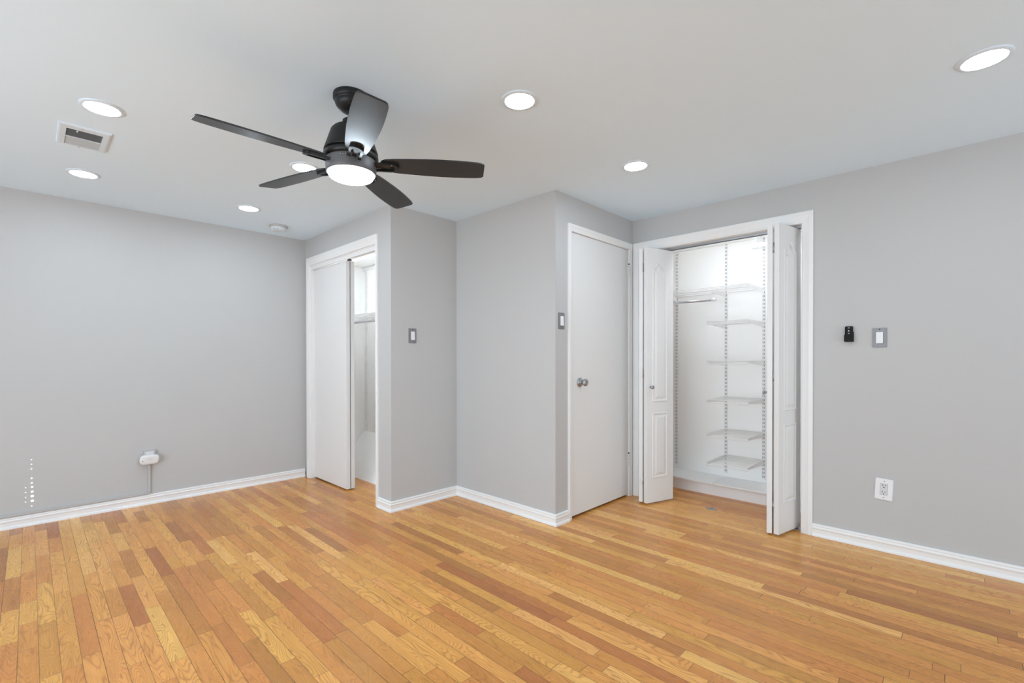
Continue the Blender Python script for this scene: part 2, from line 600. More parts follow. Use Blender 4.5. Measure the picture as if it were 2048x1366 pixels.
# ------------------------------------------------------------------ closet shells
bm = bmesh.new()
box(bm, XW1, XW1 + 0.1, YD + T, YA, 0, H1)
box(bm, XC + T, XW1 + 0.1, YD + T, YD + T + 0.012, 0, H1)
box(bm, XC + T, XW1 + 0.1, YA - 0.004, YA + 0.0, 0, H1)
box(bm, XC + T, XC + T + 0.006, YD + T + 0.012, C1Y0, 0, H1)
box(bm, XC + T, XC + T + 0.006, C1Y1, YA - 0.004, 0, H1)
struct('wall_closet_lining', bm, 'closet', 'white walls inside the sliding closet', 'wall')
bm = bmesh.new()
box(bm, XC + T, XW1 + 0.1, YD + T, YA, H1, H1 + 0.03)
for k in range(5):
    xx = XC + T + 0.07 + 0.1 * k
    box(bm, xx, xx + 0.004, YD + T + 0.01, YA - 0.004, H1 - 0.003, H1)
struct('ceiling_closet', bm, 'closet', 'white boarded ceiling inside the sliding closet', 'ceiling')
bm = bmesh.new()
y0_, y1_ = YD + T + 0.012, YA - 0.004
a = [(2.19, y0_, 0), (XW1, y0_, 0), (XW1, y0_, 0.378)]
b = [(p[0], y1_, p[2]) for p in a]
va = [bm.verts.new(p) for p in a]
vb = [bm.verts.new(p) for p in b]
bm.faces.new(va)
bm.faces.new(vb[::-1])
for k in range(3):
    bm.faces.new((va[k], va[(k + 1) % 3], vb[(k + 1) % 3], vb[k]))
struct('wall_bulkhead', bm, 'closet', 'white sloping bulkhead at the foot of the sliding closet', 'wall')

bm = bmesh.new()
C2A, C2B = 0.60, 2.002
box(bm, XW2, XW2 + 0.1, C2A, C2B, 0, H2)
box(bm, XB + T, XW2 + 0.1, C2A - 0.03, C2A, 0, H2)
box(bm, XB + T, XW2 + 0.1, C2B, C2B + 0.012, 0, H2)
box(bm, XB + T, XB + T + 0.006, C2A, C2Y0, 0, H2)
box(bm, XB + T, XB + T + 0.006, C2Y0, C2Y1, C2Z, H2)
struct('wall_closet_back', bm, 'closet', 'white walls inside the bifold closet', 'wall')
bm = bmesh.new()
box(bm, XB + T, XW2 + 0.1, C2A, C2B, H2, H2 + 0.03)
struct('ceiling_bifold_closet', bm, 'closet', 'white ceiling inside the bifold closet', 'ceiling')
bm = bmesh.new()
box(bm, 3.992, XW2, C2A, C2B, 0, 0.093)
box(bm, 3.966, XW2, C2A, 1.505, 0.093, 0.108, bev=0.002)
box(bm, 3.966, XW2, 1.507, C2B, 0.093, 0.108, bev=0.002)
struct('trim_1', bm, 'trim', 'low white plinth across the floor of the bifold closet', 'plinth')

# ------------------------------------------------------------------ baseboards
BP = [(0, 0), (0.022, 0), (0.022, 0.007), (0.019, 0.015), (0.013, 0.019), (0.012, 0.021), (0.012, 0.046), (0.016, 0.049),
      (0.0165, 0.055), (0.012, 0.059), (0.011, 0.064), (0.013, 0.068), (0.012, 0.074), (0.006, 0.078), (0, 0.078)]


def baseboard(name, p0, p1, n, m0, m1, label):
    """run from p0 to p1 along a wall with inward normal n; m: +1 outside corner, -1 inside corner, 0 square"""
    p0, p1, n = Vector(p0), Vector(p1), Vector(n)
    d = (p1 - p0).normalized()
    f = bmesh.new()
    A = [f.verts.new((*(p0 + n * q - d * (m0 * q)), z)) for q, z in BP]
    B = [f.verts.new((*(p1 + n * q + d * (m1 * q)), z)) for q, z in BP]
    for k in range(len(BP) - 1):
        f.faces.new((A[k], A[k + 1], B[k + 1], B[k]))
    f.faces.new(A)
    f.faces.new(B[::-1])
    struct(name, f, 'trim', label, 'baseboard')


baseboard('baseboard_left', (XREAR, YA), (XC - 0.014, YA), (0, -1), -1, 0, 'white baseboard along the long left wall')
baseboard('baseboard_closet', (XC, C1Y0 - 0.036), (XC, YD), (-1, 0), 0, 1, 'short white baseboard right of the sliding closet door')
baseboard('baseboard_return', (XC, YD), (XE, YD), (0, -1), 1, -1, 'white baseboard under the switch on the short wall')
baseboard('baseboard_center', (XE, YD), (XE, YF), (-1, 0), -1, 1, 'white baseboard along the plain wall between the corners')
baseboard('baseboard_door', (XE, YF), (2.645, YF), (0, -1), 1, 0, 'very short white baseboard left of the flush door')
baseboard('baseboard_right', (XB, 0.708), (XB, -3.0), (-1, 0), 0, -1, 'white baseboard along the right wall under the outlet')
baseboard('baseboard_side', (XREAR, 3.32), (XREAR, YA), (1, 0), 0, -1, 'white baseboard behind the camera')


# ------------------------------------------------------------------ door casings and jambs
def casing(bm, x0, x1, zt, wl, wt, wr, z0=0.0, t=0.016):
    """mitred casing around an opening in local x/z; -y is towards the room"""
    pr = [(0.0, 0.0), (0.0, 0.6), (0.10, 0.72), (0.16, 0.66), (0.55, 0.9), (0.62, 1.0), (0.92, 1.0), (1.0, 0.85), (1.0, 0.0)]
    L = []
    for u, v in pr:
        y = -v * t
        L.append([bm.verts.new(p) for p in ((x0 - u * wl, y, z0), (x0 - u * wl, y, zt + u * wt), (x1 + u * wr, y, zt + u * wt), (x1 + u * wr, y, z0))])
    for a, b in zip(L, L[1:]):
        for k in range(3):
            bm.faces.new((a[k], a[k + 1], b[k + 1], b[k]))
    bm.faces.new([r[0] for r in L])
    bm.faces.new([r[3] for r in L])


def at_wall_X(x, y):     # wall facing -X: local x runs towards -Y
    return Matrix.Translation((x, y, 0)) @ Matrix.Rotation(R(-90), 4, 'Z')


# sliding closet (local x = -(Y))
bm = bmesh.new()
casing(bm, -C1Y1, -C1Y0, C1Z - 0.003, 0.062, 0.075, 0.034)
box(bm, -C1Y1, -C1Y1 + 0.012, 0.0, T, 0, C1Z)
box(bm, -C1Y0 - 0.004, -C1Y0 + 0.0, 0.0, T, 0, C1Z)
box(bm, -C1Y1, -C1Y0, 0.0, T, C1Z - 0.012, C1Z)
struct('trim_2', bm.copy(), 'trim', 'white casing around the sliding closet door', 'door casing').matrix_world = at_wall_X(XC, 0)
bm.free()
bm = bmesh.new()
box(bm, -C1Y1 + 0.012, -C1Y0 - 0.004, 0.004, 0.02, 1.996, C1Z - 0.012)
struct('trim_3', bm, 'trim', 'white valance board that hides the sliding door track', 'trim').matrix_world = at_wall_X(XC, 0)

# flush door
bm = bmesh.new()
casing(bm, D2X0, D2X1, D2Z - 0.002, 0.036, 0.052, 0.044)
box(bm, D2X0 - 0.0, D2X0 + 0.006, 0.0, T, 0, D2Z)
box(bm, D2X1 - 0.004, D2X1, 0.0, T, 0, D2Z)
box(bm, D2X0, D2X1, 0.0, T, D2Z - 0.003, D2Z)
box(bm, D2X0 + 0.006, D2X0 + 0.02, 0.045, 0.06, 0, D2Z - 0.003)
box(bm, D2X1 - 0.018, D2X1 - 0.004, 0.045, 0.06, 0, D2Z - 0.003)
box(bm, D2X0 + 0.02, D2X1 - 0.018, 0.045, 0.06, D2Z - 0.02, D2Z - 0.003)
struct('trim_4', bm, 'trim', 'white casing around the flush door', 'door casing').matrix_world = Matrix.Translation((0, YF, 0))

# bifold closet
bm = bmesh.new()
casing(bm, -C2Y1, -C2Y0, C2Z - 0.003, 0.052, 0.074, 0.062)
box(bm, -C2Y1, -C2Y1 + 0.006, 0.0, T, 0, C2Z)
box(bm, -C2Y0 - 0.006, -C2Y0, 0.0, T, 0, C2Z)
box(bm, -C2Y1, -C2Y0, 0.0, T, C2Z - 0.004, C2Z)
struct('trim_5', bm, 'trim', 'white casing around the bifold closet', 'door casing').matrix_world = at_wall_X(XB, 0)

# ------------------------------------------------------------------ doors
bm = bmesh.new()
box(bm, 0, 0.655, 0, 0.034, 0, 1.985, bev=0.002)
o = obj('door_1', bm, 'door', loc=(1.912, C1Y1 - 0.012, 0.012), rotz=R(-90))
tag(o, 'flat white sliding closet door in front, nearest the room', 'door', 'sliding closet doors', 'structure')
bm = bmesh.new()
lathe(bm, [(0.0, -0.001), (0.021, -0.0012), (0.024, 0.0), (0.024, 0.0)], 24, mat=Matrix.Translation((0.045, 0, 1.0)) @ WALLROT)
pull = obj('finger_pull', bm, 'trim', o)
bm = bmesh.new()
box(bm, 0, 0.655, 0, 0.034, 0, 1.985, bev=0.002)
o = obj('door_2', bm, 'door', loc=(1.955, C1Y1 - 0.012, 0.012), rotz=R(-90))
tag(o, 'flat white sliding closet door behind the front one, only its edge showing', 'door', 'sliding closet doors', 'structure')

# dark guide clip above the sliding doors
t = thing('door_guide', 'small dark guide clip at the top edge of the sliding closet doors', 'door guide', (1.931, 3.86, 2.002))
bm = bmesh.new()
box(bm, -0.006, 0.022, -0.036, -0.006, -0.004, 0.006, bev=0.002)
obj('clip', bm, 'dark', t)
bm = bmesh.new()
box(bm, 0.002, 0.014, -0.030, -0.012, 0.006, 0.024)
obj('tab', bm, 'dark', t)

# flush hinged door
bm = bmesh.new()
box(bm, 0, 0.774, 0, 0.035, 0, 2.030, bev=0.0015)
d3 = obj('door_3', bm, 'door', loc=(2.693, YF + 0.002, 0.016))
tag(d3, 'flush white hinged door with a nickel knob', 'door', None, 'structure')
bm = bmesh.new()
lathe(bm, [(0.0, 0.0), (0.033, 0.0), (0.034, 0.003), (0.031, 0.008), (0.022, 0.012), (0.014, 0.015), (0.012, 0.022), (0.013, 0.030),
           (0.018, 0.034), (0.024, 0.040), (0.0265, 0.048), (0.0255, 0.056), (0.021, 0.062), (0.012, 0.0650), (0.010, 0.0635), (0.0, 0.0635)], 40, mat=WALLROT)
obj('door_knob', bm, 'steel', d3, (0.098, 0, 0.957))
bm = bmesh.new()
box(bm, -0.003, 0.0, 0.002, 0.03, 0.93, 0.99)
obj('latch_plate', bm, 'steel', d3)
for zc in (1.862, 0.292):
    bm = bmesh.new()
    for k in range(5):
        z0 = zc - 0.045 + k * 0.018
        tube(bm, [(0.780, -0.007, z0 + 0.0008), (0.780, -0.007, z0 + 0.0172)], 0.0058, 14)
    box(bm, 0.764, 0.780, -0.0025, 0.001, zc - 0.044, zc + 0.044)
    box(bm, 0.780, 0.796, -0.0045, 0.001, zc - 0.044, zc + 0.044)
    hg = obj('hinge', bm, 'trim', d3)
    bm = bmesh.new()
    tube(bm, [(0.780, -0.007, zc + 0.045), (0.780, -0.007, zc + 0.058)], 0.0045, 12)
    obj('hinge_pin', bm, 'dark', hg)


# bifold doors
def raised_panel(bm, pts, y, s):
    """pts: outline in x/z (counter-clockwise), moulding standing out of the plane y towards s"""
    n = len(pts)
    area2 = sum(pts[i][0] * pts[(i + 1) % n][1] - pts[(i + 1) % n][0] * pts[i][1] for i in range(n))
    sg = 1 if area2 > 0 else -1
    nor = []
    for i in range(n):
        a, b, c = Vector(pts[i - 1]), Vector(pts[i]), Vector(pts[(i + 1) % n])
        d1, d2 = (b - a).normalized(), (c - b).normalized()
        n1, n2 = Vector((-d1.y, d1.x)), Vector((-d2.y, d2.x))
        m = (n1 + n2)
        m = m / max(0.35, m.dot(n1)) if m.length > 1e-6 else n1
        nor.append(m * sg)
    loops = []
    for ins, h in ((0.0, 0.0), (0.003, 0.0045), (0.008, 0.0050), (0.016, 0.0008), (0.021, 0.0004), (0.040, 0.0062), (0.043, 0.0066)):
        loops.append([bm.verts.new((pts[i][0] + nor[i].x * ins, y + s * h, pts[i][1] + nor[i].y * ins)) for i in range(n)])
    for a, b in zip(loops, loops[1:]):
        for k in range(n):
            bm.faces.new((a[k], a[(k + 1) % n], b[(k + 1) % n], b[k]))
    bm.faces.new(loops[-1])


LW, LT, LZ0, LZ1 = 0.286, 0.030, 0.014, 2.012
PX0, PX1 = 0.062, 0.222


def arch_outline(flip=False):
    zs, zp = 1.852, 1.918
    c = (PX0 + PX1) / 2
    hw = (PX1 - PX0) / 2
    pts = [(PX0, 0.806), (PX1, 0.806), (PX1, zs)]
    for k in range(1, 12):
        u = 1 - k / 6.0            # 1 .. -1
        v = abs(u)
        z = zs + (zp - zs) * (0.5 + 0.5 * math.cos(PI * min(1, v * 1.15))) if v * 1.15 < 1 else zs
        pts.append((c + hw * u, z))
    pts.append((PX0, zs))
    return pts


def leaf(parent, loc, ang, face, knob):
    """leaf running from its fold edge (x=0) to the track (x=LW); face: which side is the moulded one (-1: y=0, +1: y=LT)"""
    f = bmesh.new()
    box(f, 0, LW, 0, LT, LZ0, LZ1, bev=0.002)
    l = obj('leaf', f, 'door', parent, loc, ang)
    yy = 0.0 if face < 0 else LT
    f = bmesh.new()
    raised_panel(f, arch_outline(), yy, face)
    obj('arched_panel', f, 'door', l)
    f = bmesh.new()
    raised_panel(f, [(PX0, 0.204), (PX1, 0.204), (PX1, 0.719), (PX0, 0.719)], yy, face)
    obj('lower_panel', f, 'door', l)
    if knob:
        f = bmesh.new()
        mt = Matrix.Translation((0.042, yy, 0.923)) @ (WALLROT if face < 0 else Matrix.Rotation(R(-90), 4, 'X'))
        lathe(f, [(0, 0), (0.008, 0), (0.007, 0.006), (0.0065, 0.012), (0.012, 0.016), (0.015, 0.021), (0.0145, 0.026), (0.009, 0.029), (0, 0.030)], 28, mat=mt)
        obj('knob', f, 'steel', l)
    return l


def hinges(parent, p, ang, n):
    for zc in (1.86, 1.03, 0.19):
        f = bmesh.new()
        tube(f, [(0, 0, zc - 0.033), (0, 0, zc + 0.033)], 0.004, 10)
        box(f, 0.001, 0.026, -0.0045, -0.0025, zc - 0.03, zc + 0.03)
        box(f, 0.001, 0.026, 0.0025, 0.0045, zc - 0.03, zc + 0.03)
        obj('hinge', f, 'steel', parent, p, ang)


d4 = thing('door_4', 'white two-leaf bifold door folded open at the left, next to the flush door', 'door', (0, 0, 0), 0, 'bifold closet doors', 'structure')
leaf(d4, (3.348, 1.782, 0), R(-18.2), -1, True)
leaf(d4, (3.363, 1.823, 0), R(17.0), 1, False)
hinges(d4, (3.357, 1.8165, 0), 0, 0)
d5 = thing('door_5', 'white two-leaf bifold door folded open at the right, near the wall switch', 'door', (0, 0, 0), 0, 'bifold closet doors', 'structure')
leaf(d5, (3.337, 0.856, 0), R(-12.2), -1, False)
leaf(d5, (3.338, 0.894, 0), R(11.5), 1, True)
hinges(d5, (3.343, 0.8895, 0), 0, 0)

# bifold hardware
bm = bmesh.new()
box(bm, 3.580, 3.622, C2Y0 + 0.006, C2Y1 - 0.006, C2Z - 0.008, C2Z - 0.004)
box(bm, 3.580, 3.583, C2Y0 + 0.006, C2Y1 - 0.006, C2Z - 0.019, C2Z - 0.008)
box(bm, 3.619, 3.622, C2Y0 + 0.006, C2Y1 - 0.006, C2Z - 0.019, C2Z - 0.008)
tag(obj('door_track', bm, 'galv'), 'thin metal bifold track under the closet header', 'door track')
t = thing('floor_bracket', 'steel pivot bracket on the floor at the right jamb of the bifold closet', 'bracket', (3.60, 0.80, 0))
bm = bmesh.new()
box(bm, -0.03, 0.03, -0.022, 0.03, 0, 0.002)
box(bm, -0.03, 0.03, -0.0235, -0.022, 0, 0.04)
obj('plate', bm, 'galv', t)
bm = bmesh.new()
tube(bm, [(0.0, 0.012, 0.002), (0.0, 0.012, 0.012)], 0.005, 12)
obj('pivot_pin', bm, 'galv', t)
t = thing('floor_plate', 'small oval steel plate on the floor in the bifold closet doorway', 'floor plate', (3.61, 1.382, 0))
bm = bmesh.new()
prism(bm, [(0.026 * math.cos(a), 0.040 * math.sin(a)) for a in [k * 2 * PI / 28 for k in range(28)]], 0.0, 0.0035, bev=0.001)
obj('plate', bm, 'galv', t)
bm = bmesh.new()
lathe(bm, [(0, 0.0035), (0.009, 0.0035), (0.009, 0.006), (0.006, 0.008), (0, 0.008)], 20)
obj('stud', bm, 'steel', t)


# ------------------------------------------------------------------ closet fittings
def standard(parent_loc, z0, z1, label, rotz=R(-90)):
    """slotted upright; local -y to the room"""
    t = thing('shelf_standard', label, 'shelf standard', (parent_loc[0], parent_loc[1], 0), rotz, 'slotted shelf standards')
    f = bmesh.new()
    W_, D_ = 0.0125, 0.013
    sa, sb = 0.0030, 0.0068
    for x0, x1 in ((-W_, -sb), (-sa, sa), (sb, W_)):
        quad(f, [(x0, -D_, z0), (x1, -D_, z0), (x1, -D_, z1), (x0, -D_, z1)])
    for s in (-1, 1):
        quad(f, [(s * W_, -D_, z0), (s * W_, 0, z0), (s * W_, 0, z1), (s * W_, -D_, z1)])
    for z in (z0, z1):
        quad(f, [(-W_, -D_, z), (W_, -D_, z), (W_, 0, z), (-W_, 0, z)])
    z = z0
    while z < z1 - 0.001:
        e = min(z + 0.0145, z1)
        for s in (-1, 1):
            quad(f, [(s * sa, -D_, z), (s * sb, -D_, z), (s * sb, -D_, e), (s * sa, -D_, e)])
        z += 0.032
    obj('channel', f, 'wire', t)
    f = bmesh.new()
    quad(f, [(-W_ + 0.001, -0.002, z0 + 0.002), (W_ - 0.001, -0.002, z0 + 0.002), (W_ - 0.001, -0.002, z1 - 0.002), (-W_ + 0.001, -0.002, z1 - 0.002)])  # grey sheet added to darken the slots, shade put into its colour
    obj('slot_shade_sheet', f, 'channel', t)
    for zs in (z0 + 0.13, z0 + 0.87, z0 + 1.28):
        f = bmesh.new()
        lathe(f, [(0, 0), (0.0028, 0), (0.0028, 0.001), (0, 0.0015)], 12, mat=Matrix.Translation((0, -D_, zs)) @ WALLROT)
        obj('screw', f, 'dark', t)
    return t


standard((XW2, 1.958), 0.146, 2.150, 'slotted white shelf standard at the left of the bifold closet, behind the hanging rod')
standard((XW2, 1.509), 0.140, 2.150, 'slotted white shelf standard in the middle of the bifold closet back wall')
standard((XW2, 1.205), 0.137, 2.150, 'slotted white shelf standard beside the open bifold door at the right')
standard((XW1, 4.563), 0.392, 2.080, 'slotted white shelf standard in the corner of the sliding closet')
bm = bmesh.new()
box(bm, XW2 - 0.015, XW2, C2A, C2B, 2.150, 2.178, bev=0.002)
tag(obj('hang_track', bm, 'wire'), 'white top track that the bifold closet standards hang from', 'shelf track')
bm = bmesh.new()
box(bm, XW1 - 0.015, XW1, YD + T + 0.012, YA - 0.004, 2.080, 2.108, bev=0.002)
tag(obj('hang_track', bm, 'wire'), 'white top track along the sliding closet back wall', 'shelf track')


def wire_shelf(x_back, x_front, y0, y1, z, label, brackets):
    t = thing('wire_shelf', label, 'wire shelf', (x_back, (y0 + y1) / 2, z), 0, 'white wire shelves')
    ox, oy = x_back, (y0 + y1) / 2
    f = bmesh.new()
    n = max(2, int(round((y1 - y0) / 0.0128)))
    for k in range(n + 1):
        yy = y0 + (y1 - y0) * k / n - oy
        tube(f, [(-0.004, yy, 0.0), (x_front - ox + 0.003, yy, 0.0), (x_front - ox, yy, -0.003), (x_front - ox, yy, -0.027)], 0.0010, 5, cap=False)
    obj('deck_wires', f, 'wire', t)
    f = bmesh.new()
    d = x_back - x_front
    for xx, zz, rr in ((-0.006, -0.0035, 0.0027), (-d * 0.3, -0.0035, 0.0022), (-d * 0.55, -0.0035, 0.0022), (-d * 0.8, -0.0035, 0.0022)):
        tube(f, [(xx, y0 - oy, zz), (xx, y1 - oy, zz)], rr, 8)
    obj('cross_wires', f, 'wire', t)
    f = bmesh.new()
    tube(f, [(x_front - ox + 0.001, y0 - oy, -0.003), (x_front - ox + 0.001, y1 - oy, -0.003)], 0.0028, 8)
    tube(f, [(x_front - ox + 0.001, y0 - oy, -0.027), (x_front - ox + 0.001, y1 - oy, -0.027)], 0.0028, 8)
    obj('front_lip', f, 'wire', t)
    for yb in brackets:
        f = bmesh.new()
        a = [(-0.012, -0.005), (-(d - 0.004), -0.005), (-(d - 0.004), -0.020), (-0.012, -0.046)]
        va = [f.verts.new((px, yb - oy - 0.0016, pz)) for px, pz in a]
        vb = [f.verts.new((px, yb - oy + 0.0016, pz)) for px, pz in a]
        f.faces.new(va)
        f.faces.new(vb[::-1])
        for k in range(4):
            f.faces.new((va[k], va[(k + 1) % 4], vb[(k + 1) % 4], vb[k]))
        obj('bracket', f, 'wire', t)
    return t


SH = [(1.728, 1.200, 1.995, 'wide white wire shelf at the top, above the hanging rod', (1.205, 1.515, 1.958)),
      (1.450, 1.202, 1.521, 'short white wire shelf, first one under the wide top shelf', (1.205, 1.515)),
      (1.128, 1.202, 1.521, 'short white wire shelf seen edge-on at eye level', (1.205, 1.515)),
      (0.812, 1.202, 1.521, 'short white wire shelf just below the one seen edge-on', (1.205, 1.515)),
      (0.530, 1.202, 1.521, 'short white wire shelf, second from the closet plinth', (1.205, 1.515)),
      (0.302, 1.202, 1.521, 'lowest short white wire shelf, just above the closet plinth', (1.205, 1.515))]
for z, y0, y1, lab, br in SH:
    wire_shelf(XW2, 3.86, y0, y1, z, lab, br)
wire_shelf(XW1, 2.185, YD + T + 0.016, YA - 0.008, 1.572, 'white wire shelf over the rod inside the sliding closet', (3.35, 3.95, 4.563))


def closet_rod(x, y0, y1, z, hooks, label, ztop):
    t = thing('closet_rod', label, 'closet rod', (x, y0, z), 0, 'closet hanging rods')
    f = bmesh.new()
    tube(f, [(0, 0.012, 0), (0, y1 - y0, 0)], 0.0125, 20)
    obj('rod', f, 'rod', t)
    f = bmesh.new()
    tube(f, [(0, -0.003, 0), (0, 0.034, 0)], 0.0148, 20)
    obj('end_cap', f, 'plastic', t)
    for hy in hooks:
        f = bmesh.new()
        pts = [(0.0, hy - y0, 0.0155)]
        pts += [(0.0, hy - y0, ztop - z - 0.012)]
        tube(f, pts, 0.0032, 8)
        obj('hook', f, 'plastic', t)
    return t


closet_rod(3.97, 1.488, 1.998, 1.637, (1.528, 1.935), 'metal hanging rod under the wide wire shelf in the bifold closet', 1.728)
closet_rod(2.235, YD + T + 0.016, YA - 0.008, 1.502, (3.37, 3.97), 'metal hanging rod under the shelf in the sliding closet', 1.572)


def light_bar(loc, length, label, ceil_z, lens, hood, hw=0.02):
    """slim lamp lying along Y, shining down, held by a clip to the closet ceiling; hood: lip along its front"""
    t = thing('light_bar', label, 'closet light', loc, 0, 'closet light bars')
    f = bmesh.new()
    box(f, -hw, hw, -length, 0, 0.004, 0.022, bev=0.002)
    if hood:
        box(f, -0.022, -0.0195, -length, -0.046, -0.018, 0.02)  # front lip added to keep this lamp's light off the flush door
    obj('housing', f, 'plastic', t)
    f = bmesh.new()
    box(f, -hw - 0.002, hw + 0.002, -0.045, 0.006, -0.018 if hood else -0.006, 0.024, bev=0.002)
    obj('end_cap', f, 'plastic', t)
    f = bmesh.new()
    box(f, -hw + 0.004, hw - 0.004, -length + 0.004, -0.046, -0.004, 0.0038)
    obj('lens', f, lens, t)
    f = bmesh.new()
    box(f, -0.012, 0.012, -0.032, -0.008, 0.0242, ceil_z - loc[2])
    obj('clip', f, 'plastic', t)
    return t


light_bar((4.15, 1.252, 2.066), 0.6, 'white light bar hanging at the top of the bifold closet', H2, 'bar_two', True)
light_bar((3.70, 1.86, 2.125), 1.1, 'unseen fill light bar added behind the header of the bifold closet', H2, 'bar_fill', False)  # unseen bar added to brighten the bifold closet
light_bar((2.063, 4.40, 2.090), 0.5, 'white light bar at the ceiling of the sliding closet', H1, 'bar_one', False, 0.030)


# ------------------------------------------------------------------ wall devices
def light_switch(loc, rotz, label, tilt=0.0):
    t = thing('light_switch', label, 'light switch', loc, rotz, 'grey light switches')
    t.rotation_euler = (0, tilt, rotz)
    f = bmesh.new()
    prism(f, rrect(0.070, 0.114, 0.003), 0.0, 0.0035, bev=0.0)
    prism(f, rrect(0.062, 0.106, 0.003), 0.0035, 0.0055, bev=0.001)
    obj('wall_plate', f, 'plate', t, mat=WALLROT)
    f = bmesh.new()
    box(f, -0.0175, 0.0175, -0.0062, -0.0055, -0.034, 0.034)
    obj('bezel', f, 'dark', t)
    f = bmesh.new()
    vs = [(-0.0165, 0.033, -0.0064), (0.0165, 0.033, -0.0064), (0.0165, -0.033, -0.0064), (-0.0165, -0.033, -0.0064)]
    a = [f.verts.new((x, y, z)) for x, z, y in vs]
    b = [f.verts.new((x, yy, z)) for (x, z, y), yy in zip(vs, (-0.0085, -0.0085, -0.0125, -0.0125))]
    f.faces.new(a)
    f.faces.new(b)
    for k in range(4):
        f.faces.new((a[k], a[(k + 1) % 4], b[(k + 1) % 4], b[k]))
    obj('rocker', f, 'plastic', t)
    for z in (0.0485, -0.0485):
        f = bmesh.new()
        lathe(f, [(0, 0.0055), (0.0034, 0.0055), (0.0034, 0.0064), (0.002, 0.007), (0, 0.007)], 14, mat=Matrix.Translation((0, 0, z)) @ WALLROT)
        obj('screw', f, 'dark' if z > 0 else 'steel', t)
    return t


s0 = light_switch((2.069, YD, 1.324), 0, 'grey plate light switch on the short wall right of the sliding closet')
dup(s0, (2.571, YF, 1.408), 'grey plate light switch beside the flush white door')
o = dup(s0, (XB, 0.368, 1.270), 'grey plate light switch right of the black remote control', R(-90))
o.rotation_euler = (0, 0, R(-90))
o.scale = (1.0, 1.0, 1.02)

# outlet
t = thing('wall_outlet', 'white outlet with a large slightly crooked plate, low on the right wall', 'outlet', (XB, 0.345, 0.367), R(-90))
f = bmesh.new()
prism(f, rrect(0.084, 0.125, 0.006), 0.0, 0.004, bev=0.0)
prism(f, rrect(0.079, 0.120, 0.006), 0.004, 0.006, bev=0.0015)
TILT = Matrix.Rotation(R(2.8), 4, 'Y')
obj('wall_plate', f, 'plastic', t, mat=TILT @ WALLROT)
f = bmesh.new()
prism(f, rrect(0.0345, 0.068, 0.003), 0.006, 0.0064)
obj('seam', f, 'dark', t, mat=TILT @ WALLROT)
f = bmesh.new()
prism(f, rrect(0.033, 0.0665, 0.003), 0.0064, 0.0078, bev=0.0006)
rc = obj('receptacle', f, 'device', t, mat=TILT @ WALLROT)
for zc in (0.0195, -0.0195):
    for bx, bz, bw, bh in ((-0.0062, 0.006, 0.0028, 0.0085), (0.0064, 0.006, 0.0028, 0.007), (0.0, -0.0065, 0.0058, 0.0055)):
        f = bmesh.new()
        box(f, bx - bw / 2, bx + bw / 2, -0.0082, -0.0074, zc + bz - bh / 2, zc + bz + bh / 2)
        obj('socket_slot', f, 'dark', rc, mat=TILT)
for z in (0.0485, -0.0485):
    f = bmesh.new()
    lathe(f, [(0, 0.006), (0.003, 0.006), (0.003, 0.0068), (0, 0.0072)], 14, mat=TILT @ Matrix.Translation((0, 0, z)) @ WALLROT)
    obj('screw', f, 'grey_print', t)

# remote control in its wall holder
YR = 0.5165
t = thing('remote_holder', 'black wall holder under the remote control', 'holder', (XB, YR, 1.252), R(-90))
f = bmesh.new()
box(f, -0.023, 0.023, -0.004, 0.0, -0.004, 0.058, bev=0.001)
obj('back_plate', f, 'black', t)
f = bmesh.new()
box(f, -0.0235, -0.0205, -0.026, -0.004, 0.0, 0.040, bev=0.001)
box(f, 0.0205, 0.0235, -0.026, -0.004, 0.0, 0.040, bev=0.001)
box(f, -0.0205, 0.0205, -0.026, -0.0235, -0.004, 0.032, bev=0.001)
box(f, -0.0205, 0.0205, -0.0235, -0.004, -0.004, -0.0005)
obj('cradle', f, 'black', t)
t = thing('remote_control', 'slim black fan remote with three pale buttons in the wall holder', 'remote control', (XB, YR, 1.252), R(-90))
f = bmesh.new()
prism(f, rrect(0.040, 0.092, 0.006, cy=0.046), 0.0065, 0.0215, bev=0.002)
bd = obj('body', f, 'black', t, mat=WALLROT)
for k, (zz, mm) in enumerate(((0.082, 'grey_print'), (0.064, 'plastic'), (0.048, 'grey_print'))):
    f = bmesh.new()
    if k == 1:
        prism(f, [(-0.0045, zz - 0.003), (0.0045, zz - 0.003), (0.0, zz + 0.004)], 0.0215, 0.0228)
    else:
        prism(f, rrect(0.0085, 0.006, 0.002, cy=zz), 0.0215, 0.0228)
    obj('button', f, mm, t, mat=WALLROT)

# surface box, raceway and plug-in alarm on the left wall
bm = bmesh.new()
box(bm, -2.5, 0.664, YA - 0.015, YA, 0.080, 0.097, bev=0.003)
tag(obj('wire_raceway', bm, 'wall_device'), 'grey painted raceway running along the top of the left baseboard', 'raceway')
bm = bmesh.new()
box(bm, 0.6455, 0.6635, YA - 0.014, YA, 0.0985, 0.329, bev=0.003)
tag(obj('wire_raceway', bm, 'wall_device'), 'upright grey painted raceway below the plug-in alarm', 'raceway')
t = thing('surface_outlet', 'grey surface outlet box behind the plug-in alarm', 'outlet', (0.655, YA, 0.375))
f = bmesh.new()
box(f, -0.036, 0.036, -0.024, 0.0, -0.045, 0.052, bev=0.003)
obj('box', f, 'wall_device', t)
f = bmesh.new()
prism(f, rrect(0.050, 0.080, 0.003, cy=0.002), 0.024, 0.028, bev=0.001)
obj('face_plate', f, 'device', t, mat=WALLROT)
t = thing('plug_in_alarm', 'white oval plug-in alarm on the surface outlet of the left wall', 'alarm', (0.652, YA - 0.0285, 0.358))


